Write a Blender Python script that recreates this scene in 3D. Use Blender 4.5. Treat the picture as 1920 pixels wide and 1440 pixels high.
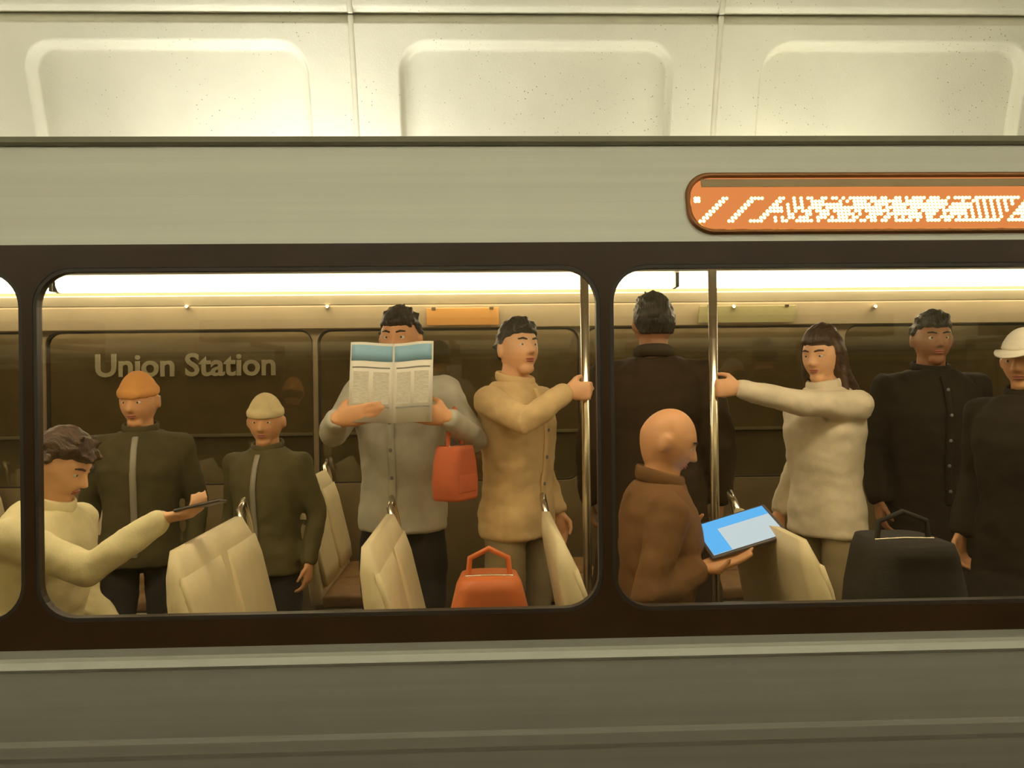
import bpy, bmesh, math, random
from mathutils import Vector, Matrix, noise

random.seed(7)
PI = math.pi
for o in list(bpy.data.objects):
    bpy.data.objects.remove(o)
SC = bpy.context.scene
COL = SC.collection

# ------------------------------------------------------------------ camera
CAM = Vector((0.0, 0.0, 1.47))
FPX = 1500.0
YAW, ROLL, PITCH = math.radians(1.9), math.radians(0.65), 0.0
cd = bpy.data.cameras.new('camera')
cd.sensor_width = 36.0
cd.lens = FPX / 1920.0 * 36.0
cd.clip_end = 200
cam = bpy.data.objects.new('camera', cd)
COL.objects.link(cam)
CM = (Matrix.Translation(CAM) @ Matrix.Rotation(-YAW, 4, 'Z') @
      Matrix.Rotation(PI / 2 + PITCH, 4, 'X') @ Matrix.Rotation(-ROLL, 4, 'Z'))
cam.matrix_world = CM
SC.camera = cam


def P(px, py, Y):
    """point at depth Y whose photograph position is px, py"""
    d = CM.to_3x3() @ Vector(((px - 960) / FPX, (720 - py) / FPX, -1.0))
    return CAM + d * (Y / d.y)


# ------------------------------------------------------------------ world and exposure
w = bpy.data.worlds.new('station_world')
SC.world = w
w.use_nodes = True
w.node_tree.nodes['Background'].inputs[0].default_value = (0.80, 0.70, 0.47, 1)
w.node_tree.nodes['Background'].inputs[1].default_value = 0.8
SC.view_settings.view_transform = 'Standard'
SC.view_settings.look = 'None'
SC.view_settings.gamma = 1.0
SC.view_settings.exposure = 0.0
SC.view_settings.use_curve_mapping = False
SC.cycles.use_denoising = True
SC.cycles.max_bounces = 10
SC.cycles.diffuse_bounces = 4
SC.cycles.transparent_max_bounces = 16
SC.cycles.sample_clamp_indirect = 6.0

# tunables for the lamps the place has, and the sign plate's glow
UP_HOT, UP_SOFT, UP_REAR = 122.0, 56.0, 198.0     # uplight tubes
CAR_LIGHT = 15.0                                  # ceiling strips in the car
LED_DOT, LED_PLATE_GLOW = 9.0, 0.75

# ------------------------------------------------------------------ materials
MAT = {}


def mat(name, col, rough=0.6, metal=0.0, var=0.08, vscale=6.0, bump=0.0, bscale=40.0,
        stretch=(1, 1, 1), spec=0.5, coat=0.0, emit=None, estr=0.0):
    if name in MAT:
        return MAT[name]
    m = bpy.data.materials.new(name)
    m.use_nodes = True
    nt = m.node_tree
    N, L = nt.nodes, nt.links
    b = N['Principled BSDF']
    b.inputs['Roughness'].default_value = rough
    b.inputs['Metallic'].default_value = metal
    b.inputs['Specular IOR Level'].default_value = spec
    if coat:
        b.inputs['Coat Weight'].default_value = coat
        b.inputs['Coat Roughness'].default_value = 0.08
    tc = N.new('ShaderNodeTexCoord')
    mp = N.new('ShaderNodeMapping')
    mp.inputs['Scale'].default_value = stretch
    L.new(tc.outputs['Object'], mp.inputs['Vector'])
    nz = N.new('ShaderNodeTexNoise')
    nz.inputs['Scale'].default_value = vscale
    nz.inputs['Detail'].default_value = 5
    L.new(mp.outputs['Vector'], nz.inputs['Vector'])
    cr = N.new('ShaderNodeValToRGB')
    cr.color_ramp.elements[0].position = 0.3
    cr.color_ramp.elements[1].position = 0.7
    cr.color_ramp.elements[0].color = (*[c * (1 - var) for c in col], 1)
    cr.color_ramp.elements[1].color = (*[min(1, c * (1 + var)) for c in col], 1)
    L.new(nz.outputs['Fac'], cr.inputs['Fac'])
    L.new(cr.outputs['Color'], b.inputs['Base Color'])
    if bump:
        n2 = N.new('ShaderNodeTexNoise')
        n2.inputs['Scale'].default_value = bscale
        n2.inputs['Detail'].default_value = 6
        L.new(mp.outputs['Vector'], n2.inputs['Vector'])
        bp = N.new('ShaderNodeBump')
        bp.inputs['Strength'].default_value = bump
        bp.inputs['Distance'].default_value = 0.01
        L.new(n2.outputs['Fac'], bp.inputs['Height'])
        L.new(bp.outputs['Normal'], b.inputs['Normal'])
    if emit:
        b.inputs['Emission Color'].default_value = (*emit, 1)
        b.inputs['Emission Strength'].default_value = estr
    MAT[name] = m
    return m


def emat(name, col, strength):
    if name in MAT:
        return MAT[name]
    m = bpy.data.materials.new(name)
    m.use_nodes = True
    nt = m.node_tree
    nt.nodes.remove(nt.nodes['Principled BSDF'])
    e = nt.nodes.new('ShaderNodeEmission')
    e.inputs[0].default_value = (*col, 1)
    e.inputs[1].default_value = strength
    nt.links.new(e.outputs[0], nt.nodes['Material Output'].inputs[0])
    MAT[name] = m
    return m


def glass(name, tint, ior=1.65, rough=0.02):
    m = bpy.data.materials.new(name)
    m.use_nodes = True
    nt = m.node_tree
    N, L = nt.nodes, nt.links
    N.remove(N['Principled BSDF'])
    t = N.new('ShaderNodeBsdfTransparent')
    t.inputs[0].default_value = (*tint, 1)
    g = N.new('ShaderNodeBsdfGlossy')
    g.inputs['Roughness'].default_value = rough
    g.inputs['Color'].default_value = (0.95, 0.93, 0.85, 1)
    lw = N.new('ShaderNodeLayerWeight')          # Schlick reflectance, the same on both faces of the pane
    lw.inputs['Blend'].default_value = 0.5
    pw = N.new('ShaderNodeMath')
    pw.operation = 'POWER'
    pw.inputs[1].default_value = 5.0
    L.new(lw.outputs['Facing'], pw.inputs[0])
    f0 = ((ior - 1) / (ior + 1)) ** 2
    f = N.new('ShaderNodeMath')
    f.operation = 'MULTIPLY_ADD'
    f.inputs[1].default_value = 1 - f0
    f.inputs[2].default_value = f0
    L.new(pw.outputs[0], f.inputs[0])
    mx = N.new('ShaderNodeMixShader')
    L.new(f.outputs[0], mx.inputs[0])
    L.new(t.outputs[0], mx.inputs[1])
    L.new(g.outputs[0], mx.inputs[2])
    L.new(mx.outputs[0], N['Material Output'].inputs[0])
    MAT[name] = m
    return m


def concrete():
    m = mat('vault_concrete', (0.77, 0.75, 0.62), 0.85, var=0.07, vscale=1.3, bump=0.25, bscale=90)
    nt = m.node_tree
    N, L = nt.nodes, nt.links
    b = N['Principled BSDF']
    ramp = [n for n in N if n.type == 'VALTORGB'][0]
    tc = [n for n in N if n.type == 'TEX_COORD'][0]
    # pits and grime specks, gathered in patches
    v = N.new('ShaderNodeTexVoronoi')
    v.inputs['Scale'].default_value = 26
    geo = N.new('ShaderNodeNewGeometry')
    L.new(geo.outputs['Position'], v.inputs['Vector'])
    r1 = N.new('ShaderNodeValToRGB')
    r1.color_ramp.elements[0].position = 0.06
    r1.color_ramp.elements[1].position = 0.13
    r1.color_ramp.elements[0].color = (1, 1, 1, 1)
    r1.color_ramp.elements[1].color = (0, 0, 0, 1)
    L.new(v.outputs['Distance'], r1.inputs['Fac'])
    n2 = N.new('ShaderNodeTexNoise')
    n2.inputs['Scale'].default_value = 1.7
    n2.inputs['Detail'].default_value = 3
    L.new(geo.outputs['Position'], n2.inputs['Vector'])
    r2 = N.new('ShaderNodeValToRGB')
    r2.color_ramp.elements[0].position = 0.46
    r2.color_ramp.elements[1].position = 0.62
    L.new(n2.outputs['Fac'], r2.inputs['Fac'])
    mm = N.new('ShaderNodeMath')
    mm.operation = 'MULTIPLY'
    L.new(r1.outputs['Color'], mm.inputs[0])
    L.new(r2.outputs['Color'], mm.inputs[1])
    mx = N.new('ShaderNodeMix')
    mx.data_type = 'RGBA'
    L.new(mm.outputs[0], mx.inputs['Factor'])
    L.new(ramp.outputs['Color'], mx.inputs[6])
    mx.inputs[7].default_value = (0.16, 0.13, 0.06, 1)
    L.new(mx.outputs[2], b.inputs['Base Color'])
    return m


concrete()
mat('joint_filler', (0.72, 0.69, 0.55), 0.7)
mat('lower_wall', (0.20, 0.17, 0.11), 0.9, var=0.2, vscale=2)
mat('platform_tile', (0.055, 0.038, 0.020), 0.55, var=0.25, vscale=8)
mat('ballast', (0.10, 0.09, 0.07), 0.95, var=0.4, vscale=25)
mat('brushed_steel', (0.64, 0.64, 0.58), 0.42, metal=0.75, var=0.05, vscale=3,
    stretch=(0.15, 6, 14), bump=0.05, bscale=30)
mat('steel_trim', (0.66, 0.64, 0.55), 0.35, metal=0.8, var=0.03)
mat('gutter', (0.20, 0.19, 0.13), 0.5, metal=0.5)
mat('window_band', (0.042, 0.021, 0.008), 0.30, var=0.1, spec=0.25)
mat('gasket', (0.03, 0.02, 0.012), 0.45)
mat('roof_metal', (0.30, 0.29, 0.24), 0.5, metal=0.6)
mat('cove_panel', (0.52, 0.43, 0.27), 0.55, var=0.05)
mat('lip_lit', (0.80, 0.72, 0.50), 0.45, var=0.03)  # paler than the cove: light from the strip above put into the colour
mat('ceiling_panel', (0.50, 0.41, 0.26), 0.6, var=0.05)
mat('interior_wall', (0.22, 0.17, 0.09), 0.6, var=0.1)
mat('car_floor', (0.10, 0.065, 0.035), 0.75, var=0.25, vscale=14)
mat('seat_vinyl', (0.80, 0.70, 0.46), 0.5, var=0.06, vscale=9, bump=0.08, bscale=120)
mat('seat_pad', (0.30, 0.17, 0.07), 0.65, var=0.12, vscale=18)
mat('seat_metal', (0.35, 0.32, 0.26), 0.35, metal=0.9)
mat('pole_steel', (0.75, 0.70, 0.58), 0.22, metal=0.95, var=0.02)
mat('sign_board', (0.17, 0.125, 0.065), 0.6, var=0.12)
mat('sign_white', (0.85, 0.82, 0.72), 0.6, var=0.03)
mat('fixture', (0.32, 0.30, 0.24), 0.5, metal=0.3)
mat('paper', (0.80, 0.79, 0.72), 0.8, var=0.03)
mat('paper_blue', (0.28, 0.52, 0.72), 0.8, var=0.05)
mat('ink', (0.25, 0.25, 0.24), 0.8)
mat('tablet_case', (0.10, 0.09, 0.09), 0.4)
mat('orange_leather', (0.75, 0.20, 0.06), 0.45, var=0.1, bump=0.1)
mat('black_nylon', (0.018, 0.015, 0.012), 0.75, var=0.2, bump=0.2, bscale=150)
mat('tan_leather', (0.55, 0.30, 0.13), 0.5, var=0.1, bump=0.1)
mat('eye_white', (0.80, 0.77, 0.70), 0.15, var=0.02)
mat('iris', (0.06, 0.035, 0.02), 0.1)
mat('shoe', (0.03, 0.022, 0.016), 0.4)
mat('ad_orange', (0.80, 0.42, 0.12), 0.6, var=0.05)
mat('ad_olive', (0.46, 0.42, 0.20), 0.6, var=0.05)
mat('red_cloth', (0.55, 0.13, 0.05), 0.8, var=0.12, bump=0.15, bscale=90)
glass('window_glass', (0.92, 0.88, 0.78))
emat('tube_hot', (1.0, 0.98, 0.88), UP_HOT)
emat('tube_soft', (1.0, 0.96, 0.80), UP_SOFT)
emat('tube_rear', (1.0, 0.97, 0.85), UP_REAR)
emat('car_light', (1.0, 0.89, 0.70), CAR_LIGHT)
emat('clip_light', (1.0, 0.88, 0.6), 3.0)
emat('led', (1.0, 0.62, 0.16), LED_DOT)
emat('led_glow_plate', (1.0, 0.33, 0.09), LED_PLATE_GLOW)
emat('screen_blue', (0.10, 0.42, 1.0), 1.6)
emat('screen_pale', (0.62, 0.78, 1.0), 1.2)


# ------------------------------------------------------------------ mesh helpers
def obj(name, bm, m, parent=None, smooth=False, loc=None):
    me = bpy.data.meshes.new(name)
    bmesh.ops.recalc_face_normals(bm, faces=bm.faces)
    bm.to_mesh(me)
    bm.free()
    for mm in (m if isinstance(m, (list, tuple)) else [m]):
        me.materials.append(MAT[mm] if isinstance(mm, str) else mm)
    if smooth:
        me.shade_smooth()
    o = bpy.data.objects.new(name, me)
    COL.objects.link(o)
    if parent is not None:
        o.parent = parent
    if loc is not None:
        o.location = loc
    return o


def tag(o, label=None, cat=None, group=None, kind=None):
    for k, v in (('label', label), ('category', cat), ('group', group), ('kind', kind)):
        if v:
            o[k] = v
    return o


def empty(name, loc=(0, 0, 0), rotz=0.0):
    o = bpy.data.objects.new(name, None)
    o.empty_display_size = 0.1
    COL.objects.link(o)
    o.location = loc
    o.rotation_euler = (0, 0, rotz)
    return o


def box(bm, x0, x1, y0, y1, z0, z1, mi=0):
    v = [bm.verts.new((x, y, z)) for x in (x0, x1) for y in (y0, y1) for z in (z0, z1)]
    fs = []
    for f in ((0, 1, 3, 2), (4, 6, 7, 5), (0, 4, 5, 1), (2, 3, 7, 6), (0, 2, 6, 4), (1, 5, 7, 3)):
        fs.append(bm.faces.new([v[i] for i in f]))
        fs[-1].material_index = mi
    return v


def bbox(x0, x1, y0, y1, z0, z1, bev=0.004, seg=2):
    bm = bmesh.new()
    box(bm, x0, x1, y0, y1, z0, z1)
    if bev:
        bmesh.ops.bevel(bm, geom=bm.edges[:], offset=bev, segments=seg, profile=0.5, affect='EDGES')
    return bm


def prism(bm, prof, x0, x1, nx=1):
    """closed (y,z) profile swept along X"""
    rows = []
    for i in range(nx + 1):
        x = x0 + (x1 - x0) * i / nx
        rows.append([bm.verts.new((x, y, z)) for y, z in prof])
    n = len(prof)
    for a, b in zip(rows, rows[1:]):
        for j in range(n):
            bm.faces.new((a[j], a[(j + 1) % n], b[(j + 1) % n], b[j]))
    bm.faces.new(rows[0][::-1])
    bm.faces.new(rows[-1])


def rrect(u0, u1, v0, v1, r, n=8):
    pts = []
    for cx, cy, a0 in ((u1 - r, v1 - r, 0), (u0 + r, v1 - r, PI / 2), (u0 + r, v0 + r, PI), (u1 - r, v0 + r, 1.5 * PI)):
        for k in range(n + 1):
            a = a0 + PI / 2 * k / n
            pts.append((cx + r * math.cos(a), cy + r * math.sin(a)))
    return pts


def ring_between(bm, loops):
    """quads between successive closed vertex loops"""
    for a, b in zip(loops, loops[1:]):
        n = len(a)
        for j in range(n):
            bm.faces.new((a[j], a[(j + 1) % n], b[(j + 1) % n], b[j]))


def tube(bm, pts, radii, n=14, ref=None, cap=True):
    """tapering limb along pts; radii scalars or (a, b) with a along ref"""
    pts = [Vector(p) for p in pts]
    rr = [(r, r) if not isinstance(r, (tuple, list)) else r for r in radii]
    T = []
    for i in range(len(pts)):
        a = pts[max(0, i - 1)]
        b = pts[min(len(pts) - 1, i + 1)]
        T.append((b - a).normalized())
    ref = Vector(ref) if ref is not None else (Vector((1, 0, 0)) if abs(T[0].x) < 0.8 else Vector((0, 0, 1)))
    rings = []

    def ring(c, t, a, b):
        u = (ref - t * ref.dot(t))
        if u.length < 1e-4:
            u = Vector((0, 1, 0)) - t * t.y
        u.normalize()
        v = t.cross(u)
        return [bm.verts.new(c + u * a * math.cos(2 * PI * k / n) + v * b * math.sin(2 * PI * k / n)) for k in range(n)]
    if cap:
        for s in (0.30, 0.72):
            q = math.sqrt(1 - (1 - s) ** 2)
            rings.append(ring(pts[0] - T[0] * min(rr[0]) * (1 - s), T[0], rr[0][0] * q, rr[0][1] * q))
    for p, t, r in zip(pts, T, rr):
        rings.append(ring(p, t, *r))
    if cap:
        for s in (0.72, 0.30):
            q = math.sqrt(1 - (1 - s) ** 2)
            rings.append(ring(pts[-1] + T[-1] * min(rr[-1]) * (1 - s), T[-1], rr[-1][0] * q, rr[-1][1] * q))
    ring_between(bm, rings)
    bm.faces.new(rings[0][::-1])
    bm.faces.new(rings[-1])


def ellipsoid(bm, c, r, R=None, u=16, v=10, fn=None):
    vs = []
    c = Vector(c)
    top = Vector((0, 0, r[2]))
    grid = []
    for i in range(1, v):
        ph = PI * i / v
        row = []
        for j in range(u):
            th = 2 * PI * j / u
            p = Vector((r[0] * math.sin(ph) * math.cos(th), r[1] * math.sin(ph) * math.sin(th), r[2] * math.cos(ph)))
            row.append(p)
        grid.append(row)

    def put(p):
        if fn:
            p = fn(p)
        if R:
            p = R @ p
        return bm.verts.new(c + p)
    rows = [[put(p) for p in row] for row in grid]
    a, b = put(top), put(-top)
    for j in range(u):
        bm.faces.new((a, rows[0][j], rows[0][(j + 1) % u]))
        bm.faces.new((b, rows[-1][(j + 1) % u], rows[-1][j]))
    for x, y in zip(rows, rows[1:]):
        for j in range(u):
            bm.faces.new((x[j], y[j], y[(j + 1) % u], x[(j + 1) % u]))


def remesh(name, bm, m, parent, voxel, smooth_it=3, wrinkle=0.0, wscale=9.0):
    me = bpy.data.meshes.new('tmp')
    bmesh.ops.recalc_face_normals(bm, faces=bm.faces)
    bm.to_mesh(me)
    bm.free()
    o = bpy.data.objects.new('tmp', me)
    COL.objects.link(o)
    r = o.modifiers.new('r', 'REMESH')
    r.mode = 'VOXEL'
    r.voxel_size = voxel
    s = o.modifiers.new('s', 'SMOOTH')
    s.factor = 0.5
    s.iterations = smooth_it
    dg = bpy.context.evaluated_depsgraph_get()
    me2 = bpy.data.meshes.new_from_object(o.evaluated_get(dg))
    bpy.data.objects.remove(o)
    bpy.data.meshes.remove(me)
    me2.name = name
    if wrinkle:
        for v in me2.vertices:
            p = v.co
            d = noise.noise(Vector((p.x * wscale, p.y * wscale, p.z * wscale * 1.7)))
            d += 0.5 * noise.noise(Vector((p.x * wscale * 2.3 + 5, p.y * wscale * 2.3, p.z * wscale * 3.1)))
            v.co = p + v.normal * d * wrinkle
    me2.materials.clear()
    me2.materials.append(MAT[m] if isinstance(m, str) else m)
    me2.shade_smooth()
    o2 = bpy.data.objects.new(name, me2)
    COL.objects.link(o2)
    o2.parent = parent
    return o2


# ================================================================== THE STATION
VY, VZ, VR = 0.10, 1.80, 6.20          # vault axis and radius
JX0, JP = -0.95, 2.72                  # joint position and panel width
XL, XR = JX0 - 4 * JP, JX0 + 5 * JP    # nine panels long
YW = VY + VR                           # far wall plane

bm = bmesh.new(); box(bm, XL, XR, -1.75, 1.93, -0.35, 0.0)
fl = tag(obj('floor', bm, 'platform_tile'), 'brown tiled station platform floor', kind='structure')
bm = bmesh.new(); box(bm, XL, XR, -6.4, YW + 0.3, -1.35, -1.15)
tag(obj('floor_trackbed', bm, 'ballast'), 'dark trackbed under the train', kind='structure')
bm = bmesh.new(); box(bm, XL, XR, -1.70, 1.80, -1.15, -0.35)
tag(obj('wall_platform', bm, 'lower_wall'), 'concrete base under the platform edge', kind='structure')
bm = bmesh.new(); box(bm, XL, XR, YW, YW + 0.3, -1.15, VZ)
tag(obj('wall_back', bm, 'lower_wall'), 'dim lower station wall behind the train', kind='structure')
bm = bmesh.new(); box(bm, XL, XR, VY - VR - 0.3, VY - VR, -1.15, VZ)
tag(obj('wall_front', bm, 'lower_wall'), 'lower station wall across the platform', kind='structure')
# vault shell that carries the panels
bm = bmesh.new()
rows = []
for k in range(33):
    a = PI * k / 32
    rows.append([bm.verts.new((x, VY + (VR + 0.25) * math.cos(a), VZ + (VR + 0.25) * math.sin(a))) for x in (XL, XR)])
for a, b in zip(rows, rows[1:]):
    bm.faces.new((a[0], a[1], b[1], b[0]))
vault = tag(obj('ceiling', bm, 'lower_wall'), 'cream coffered concrete station vault', kind='structure')

# one vault panel, made once, shared by every panel
DA = PI / 8


def axis_lines(lo, hi, fine, coarse):
    """fine: list of (a, b, step) zones"""
    s = {round(lo, 4), round(hi, 4)}
    for a, b, st in fine:
        n = max(1, int(round((b - a) / st)))
        for i in range(n + 1):
            s.add(round(a + (b - a) * i / n, 4))
    L = sorted(s)
    out = [L[0]]
    for x in L[1:]:
        g = x - out[-1]
        if g < 0.003:
            continue
        n = int(math.ceil(g / coarse))
        for i in range(1, n + 1):
            out.append(out[-1] + g / n if i < n else x)
    return out


def panel_mesh():
    W, H = JP, VR * DA
    rx, rz = 1.03, 1.06                # recess half sizes
    cz = H / 2 - 0.02
    rc, bev, dep = 0.23, 0.078, 0.11
    us = axis_lines(-W / 2, W / 2, [(-W / 2, -W / 2 + 0.03, 0.01), (W / 2 - 0.03, W / 2, 0.01),
                                    (-rx - 0.02, -rx + 0.05, 0.008), (rx - 0.05, rx + 0.02, 0.008), (-rx + 0.05, -rx + 0.26, 0.014), (rx - 0.26, rx - 0.05, 0.014)], 0.14)
    vs = axis_lines(0, H, [(0, 0.06, 0.012), (H - 0.09, H, 0.012),
                           (cz - rz - 0.02, cz - rz + 0.26, 0.013), (cz + rz - 0.26, cz + rz + 0.02, 0.013)], 0.14)
    me_v, me_f = [], []
    for v in vs:
        for u in us:
            qx, qz = abs(u) - rx + rc, abs(v - cz) - rz + rc
            sd = math.hypot(max(qx, 0), max(qz, 0)) + min(max(qx, qz), 0) - rc
            ang = math.atan2(max(qz, 0), max(qx, 1e-6)) if qx > 0 or qz > 0 else (PI / 2 if qz > qx else 0)
            bw = 0.034 + (bev - 0.034) * (ang / (PI / 2)) if v > cz else 0.05
            t = min(1, max(0, -sd / bw))
            t = t * t * (3 - 2 * t)
            r = VR + dep * t
            # edge chamfers: narrow at the upright joints, wide under and over the level groove
            e = W / 2 - abs(u)
            if e < 0.022:
                r += (0.022 - e) * 1.2
            if v < 0.042:
                r += (0.042 - v) * 1.3
            e = H - v
            if e < 0.065:
                r += (0.065 - e) * 1.6
            r += 0.0035 * noise.noise(Vector((u * 1.6, v * 1.6, 3.0)))
            a = v / VR
            me_v.append((u, r * math.cos(a), r * math.sin(a)))
    nu = len(us)
    for i in range(len(vs) - 1):
        for j in range(nu - 1):
            k = i * nu + j
            me_f.append((k, k + nu, k + nu + 1, k + 1))
    # back and edges so that the panel has body
    me = bpy.data.meshes.new('concrete_panel')
    me.from_pydata(me_v, [], me_f)
    bm = bmesh.new()
    bm.from_mesh(me)
    bm.edges.ensure_lookup_table()
    bd = [e for e in bm.edges if e.is_boundary]
    r = bmesh.ops.extrude_edge_only(bm, edges=bd)
    for v in [x for x in r['geom'] if isinstance(x, bmesh.types.BMVert)]:
        d = Vector((0, v.co.y, v.co.z)).normalized()
        v.co = Vector((v.co.x, d.y * (VR + 0.22), d.z * (VR + 0.22)))
    bm.to_mesh(me)
    bm.free()
    me.materials.append(MAT['vault_concrete'])
    me.shade_smooth()
    return me


pm = panel_mesh()
bmb = bmesh.new()
tube(bmb, [(0, (VR + 0.012) * math.cos(a), (VR + 0.012) * math.sin(a)) for a in [DA * (0.004 + 0.985 * k / 16) for k in range(17)]],
     [0.021] * 17, n=8, ref=(1, 0, 0))
bo = obj('joint_bead', bmb, 'joint_filler', vault, True)
bead = bo.data
bpy.data.objects.remove(bo)
for k in range(8):
    for i in range(9):
        o = bpy.data.objects.new('concrete_panel', pm)
        COL.objects.link(o); o.parent = vault
        o.location = (JX0 + (i - 4 + 0.5) * JP, VY, VZ)
        o.rotation_euler = (k * DA, 0, 0)
        if i:
            b = bpy.data.objects.new('joint_bead', bead)
            COL.objects.link(b); b.parent = vault
            b.location = (JX0 + (i - 4) * JP, VY, VZ)
            b.rotation_euler = (k * DA, 0, 0)


# ------------------------------------------------------------------ station name sign on the far wall
def text_mesh(body, size, bold, ext):
    cu = bpy.data.curves.new('t', 'FONT')
    cu.body = body
    cu.size = size
    cu.offset = bold
    cu.extrude = ext
    cu.resolution_u = 4
    o = bpy.data.objects.new('t', cu)
    COL.objects.link(o)
    dg = bpy.context.evaluated_depsgraph_get()
    me = bpy.data.meshes.new_from_object(o.evaluated_get(dg))
    bpy.data.objects.remove(o)
    return me


YS = YW - 0.06
sign = tag(empty('station_name_sign', (0, YS, 1.1)), 'long dark brown name board with white lettering on the station wall', 'sign')
obj('board', bbox(-5.2, 4.6, 0.0, 0.06, 0.0, 0.86, 0.006), 'sign_board', sign)
for z in (0.0, 0.86):
    obj('edge_strip', bbox(-5.2, 4.6, -0.012, 0.03, z - 0.012, z + 0.012, 0.003), 'fixture', sign)
a, b = P(180, 706, YS), P(517, 706, YS)
lm = text_mesh('Union Station', 0.2, 0.0042, 0.006)
xs = [v.co.x for v in lm.vertices]
sx = (b.x - a.x) / (max(xs) - min(xs))
lo = bpy.data.objects.new('lettering', lm)
COL.objects.link(lo); lo.parent = sign
lm.materials.append(MAT['sign_white'])
lo.rotation_euler = (PI / 2, 0, 0)
lo.scale = (sx, sx * 0.98, 1)
lo.location = (a.x - min(xs) * sx, -0.007, a.z - 1.1)
tag(lo, 'white bold lettering of the station name')


for x, lb in ((-2.3, 'added hooded fill lamp above the white lettering of the name board'), (1.3, 'added hooded fill lamp above the blank end of the name board')):  # unseen lamps, added to brighten the board, lettering and lower wall
    t = tag(empty('sign_fill_lamp', (x, YS - 0.10, 2.06)), lb, 'lamp', 'added fill lamps over the name board')
    bm = bmesh.new()
    prism(bm, [(-0.06, -0.02), (-0.06, 0.03), (0.05, 0.05), (0.05, 0.04), (-0.045, 0.02), (-0.045, -0.02)], -1.3, 1.3)
    obj('hood', bm, 'fixture', t)
    bm = bmesh.new(); tube(bm, [(-1.25, 0, 0.005), (1.25, 0, 0.005)], [0.012, 0.012], n=8, ref=(0, 1, 0))
    obj('tube_lamp', bm, emat('tube_sign_fill', (1.0, 0.92, 0.74), 22.0), t, True)
    for dx in (-1.0, 1.0):
        obj('bracket', bbox(dx - 0.015, dx + 0.015, 0.03, 0.155, 0.03, 0.06, 0.003), 'fixture', t)

# ------------------------------------------------------------------ uplights between the track and the vault
def uplight(x, y, half, tube_m, label, side=1):
    t = tag(empty('uplight_trough', (x, y, 0)), label, 'lamp', 'uplights washing the vault')
    bm = bmesh.new()
    pr = [(-0.17, 2.22), (-0.17, 2.02), (-0.12, 1.98), (0.12, 1.98), (0.17, 2.02), (0.17, 2.22),
          (0.155, 2.22), (0.155, 2.03), (0.11, 1.995), (-0.11, 1.995), (-0.155, 2.03), (-0.155, 2.22)]
    prism(bm, pr, -half - 0.05, half + 0.05)
    obj('housing', bm, 'fixture', t)
    for e_ in (-1, 1):
        obj('end_plate', bbox(e_ * (half + 0.05) - 0.008, e_ * (half + 0.05) + 0.008, -0.17, 0.17, 1.98, 2.22, 0.002), 'fixture', t)
    for dx in (-half * 0.7, half * 0.7):
        ye = (YW - y - 0.006) if y > 0 else (VY - VR - y + 0.006)
        obj('bracket', bbox(dx - 0.03, dx + 0.03, min(0, ye), max(0, ye), 1.93, 1.985, 0.005), 'fixture', t)
        obj('wall_plate', bbox(dx - 0.06, dx + 0.06, min(ye, ye - 0.02 * math.copysign(1, ye)), max(ye, ye - 0.02 * math.copysign(1, ye)), 1.60, 1.99, 0.003), 'fixture', t)
    for dy in (-0.06, 0.06):
        bm = bmesh.new()
        tube(bm, [(-half, dy, 2.10), (half, dy, 2.10)], [0.02, 0.02], n=10, ref=(0, 1, 0))
        obj('tube_lamp', bm, tube_m, t, True)
    return t


uplight(-1.35, 5.5, 0.85, 'tube_hot', 'bright twin tube uplight trough behind the train below the station vault')
uplight(2.4, 5.5, 1.1, 'tube_soft', 'dimmer twin tube uplight trough beside the bright one behind the train')
uplight(-5.2, 5.5, 1.1, 'tube_soft', 'dim twin tube uplight trough at the far end of the name board')
for x in (-6.0, -1.5, 3.0, 7.5):
    uplight(x, -4.9, 1.6, 'tube_rear', 'twin tube uplight trough along the empty track across the platform')

# ================================================================== THE TRAIN CAR
X0, X1 = -5.2, 5.2
YN, YF = 2.10, 4.70                    # outer near plane, inner far plane
car = tag(empty('train_car', ((X0 + X1) / 2, 3.4, -1.15)), 'stainless steel metro car with dark window band stopped at the platform', 'train')


def cp(name, bm, m, smooth=False, parent=None):
    o = obj(name, bm, m, None, smooth)
    p = parent or car
    o.parent = p
    if p is car:
        o.location = -Vector(car.location)
    return o


# near side: lower skin with a bright ridge and two shallow ribs
def tuck(z):
    return 2.10 + 0.34 * max(0.0, 0.70 - z) ** 2


prof = [(tuck(z), z) for z in [-0.20 + 0.07 * i for i in range(10)]] + [
    (tuck(0.50), 0.50), (tuck(0.515) - 0.003, 0.515), (tuck(0.545) - 0.003, 0.545), (tuck(0.56), 0.56), (tuck(0.60), 0.60), (tuck(0.65), 0.65), (2.10, 0.70), (2.10, 0.738),
    (2.086, 0.746), (2.083, 0.752), (2.088, 0.770), (2.10, 0.776), (2.10, 0.797), (2.14, 0.797), (2.14, 0.45)] + [(tuck(z) + 0.04, z) for z in (0.3, 0.1, -0.20)]
bm = bmesh.new(); prism(bm, prof, X0, X1)
cp('lower_side_panel', bm, 'brushed_steel')
# upper skin leaning in to the roof edge
UA = (2.10, 1.842)
UB = (2.185, 2.122)
bm = bmesh.new(); prism(bm, [UA, UB, (2.225, 2.122), (2.14, 1.842)], X0, X1)
cp('upper_side_panel', bm, 'brushed_steel')
bm = bmesh.new(); prism(bm, [(2.180, 2.121), (2.176, 2.130), (2.180, 2.146), (2.196, 2.150), (2.24, 2.146), (2.24, 2.121)], X0, X1)
cp('roof_gutter', bm, 'gutter')
rp = []
for k in range(13):
    y = 2.22 + (4.58 - 2.22) * k / 12
    rp.append((y, 2.146 + 0.17 * (1 - ((y - 3.4) / 1.18) ** 2)))
bm = bmesh.new(); prism(bm, rp + [(y, z - 0.02) for y, z in rp[::-1]], X0, X1)
cp('roof', bm, 'roof_metal', True)

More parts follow.
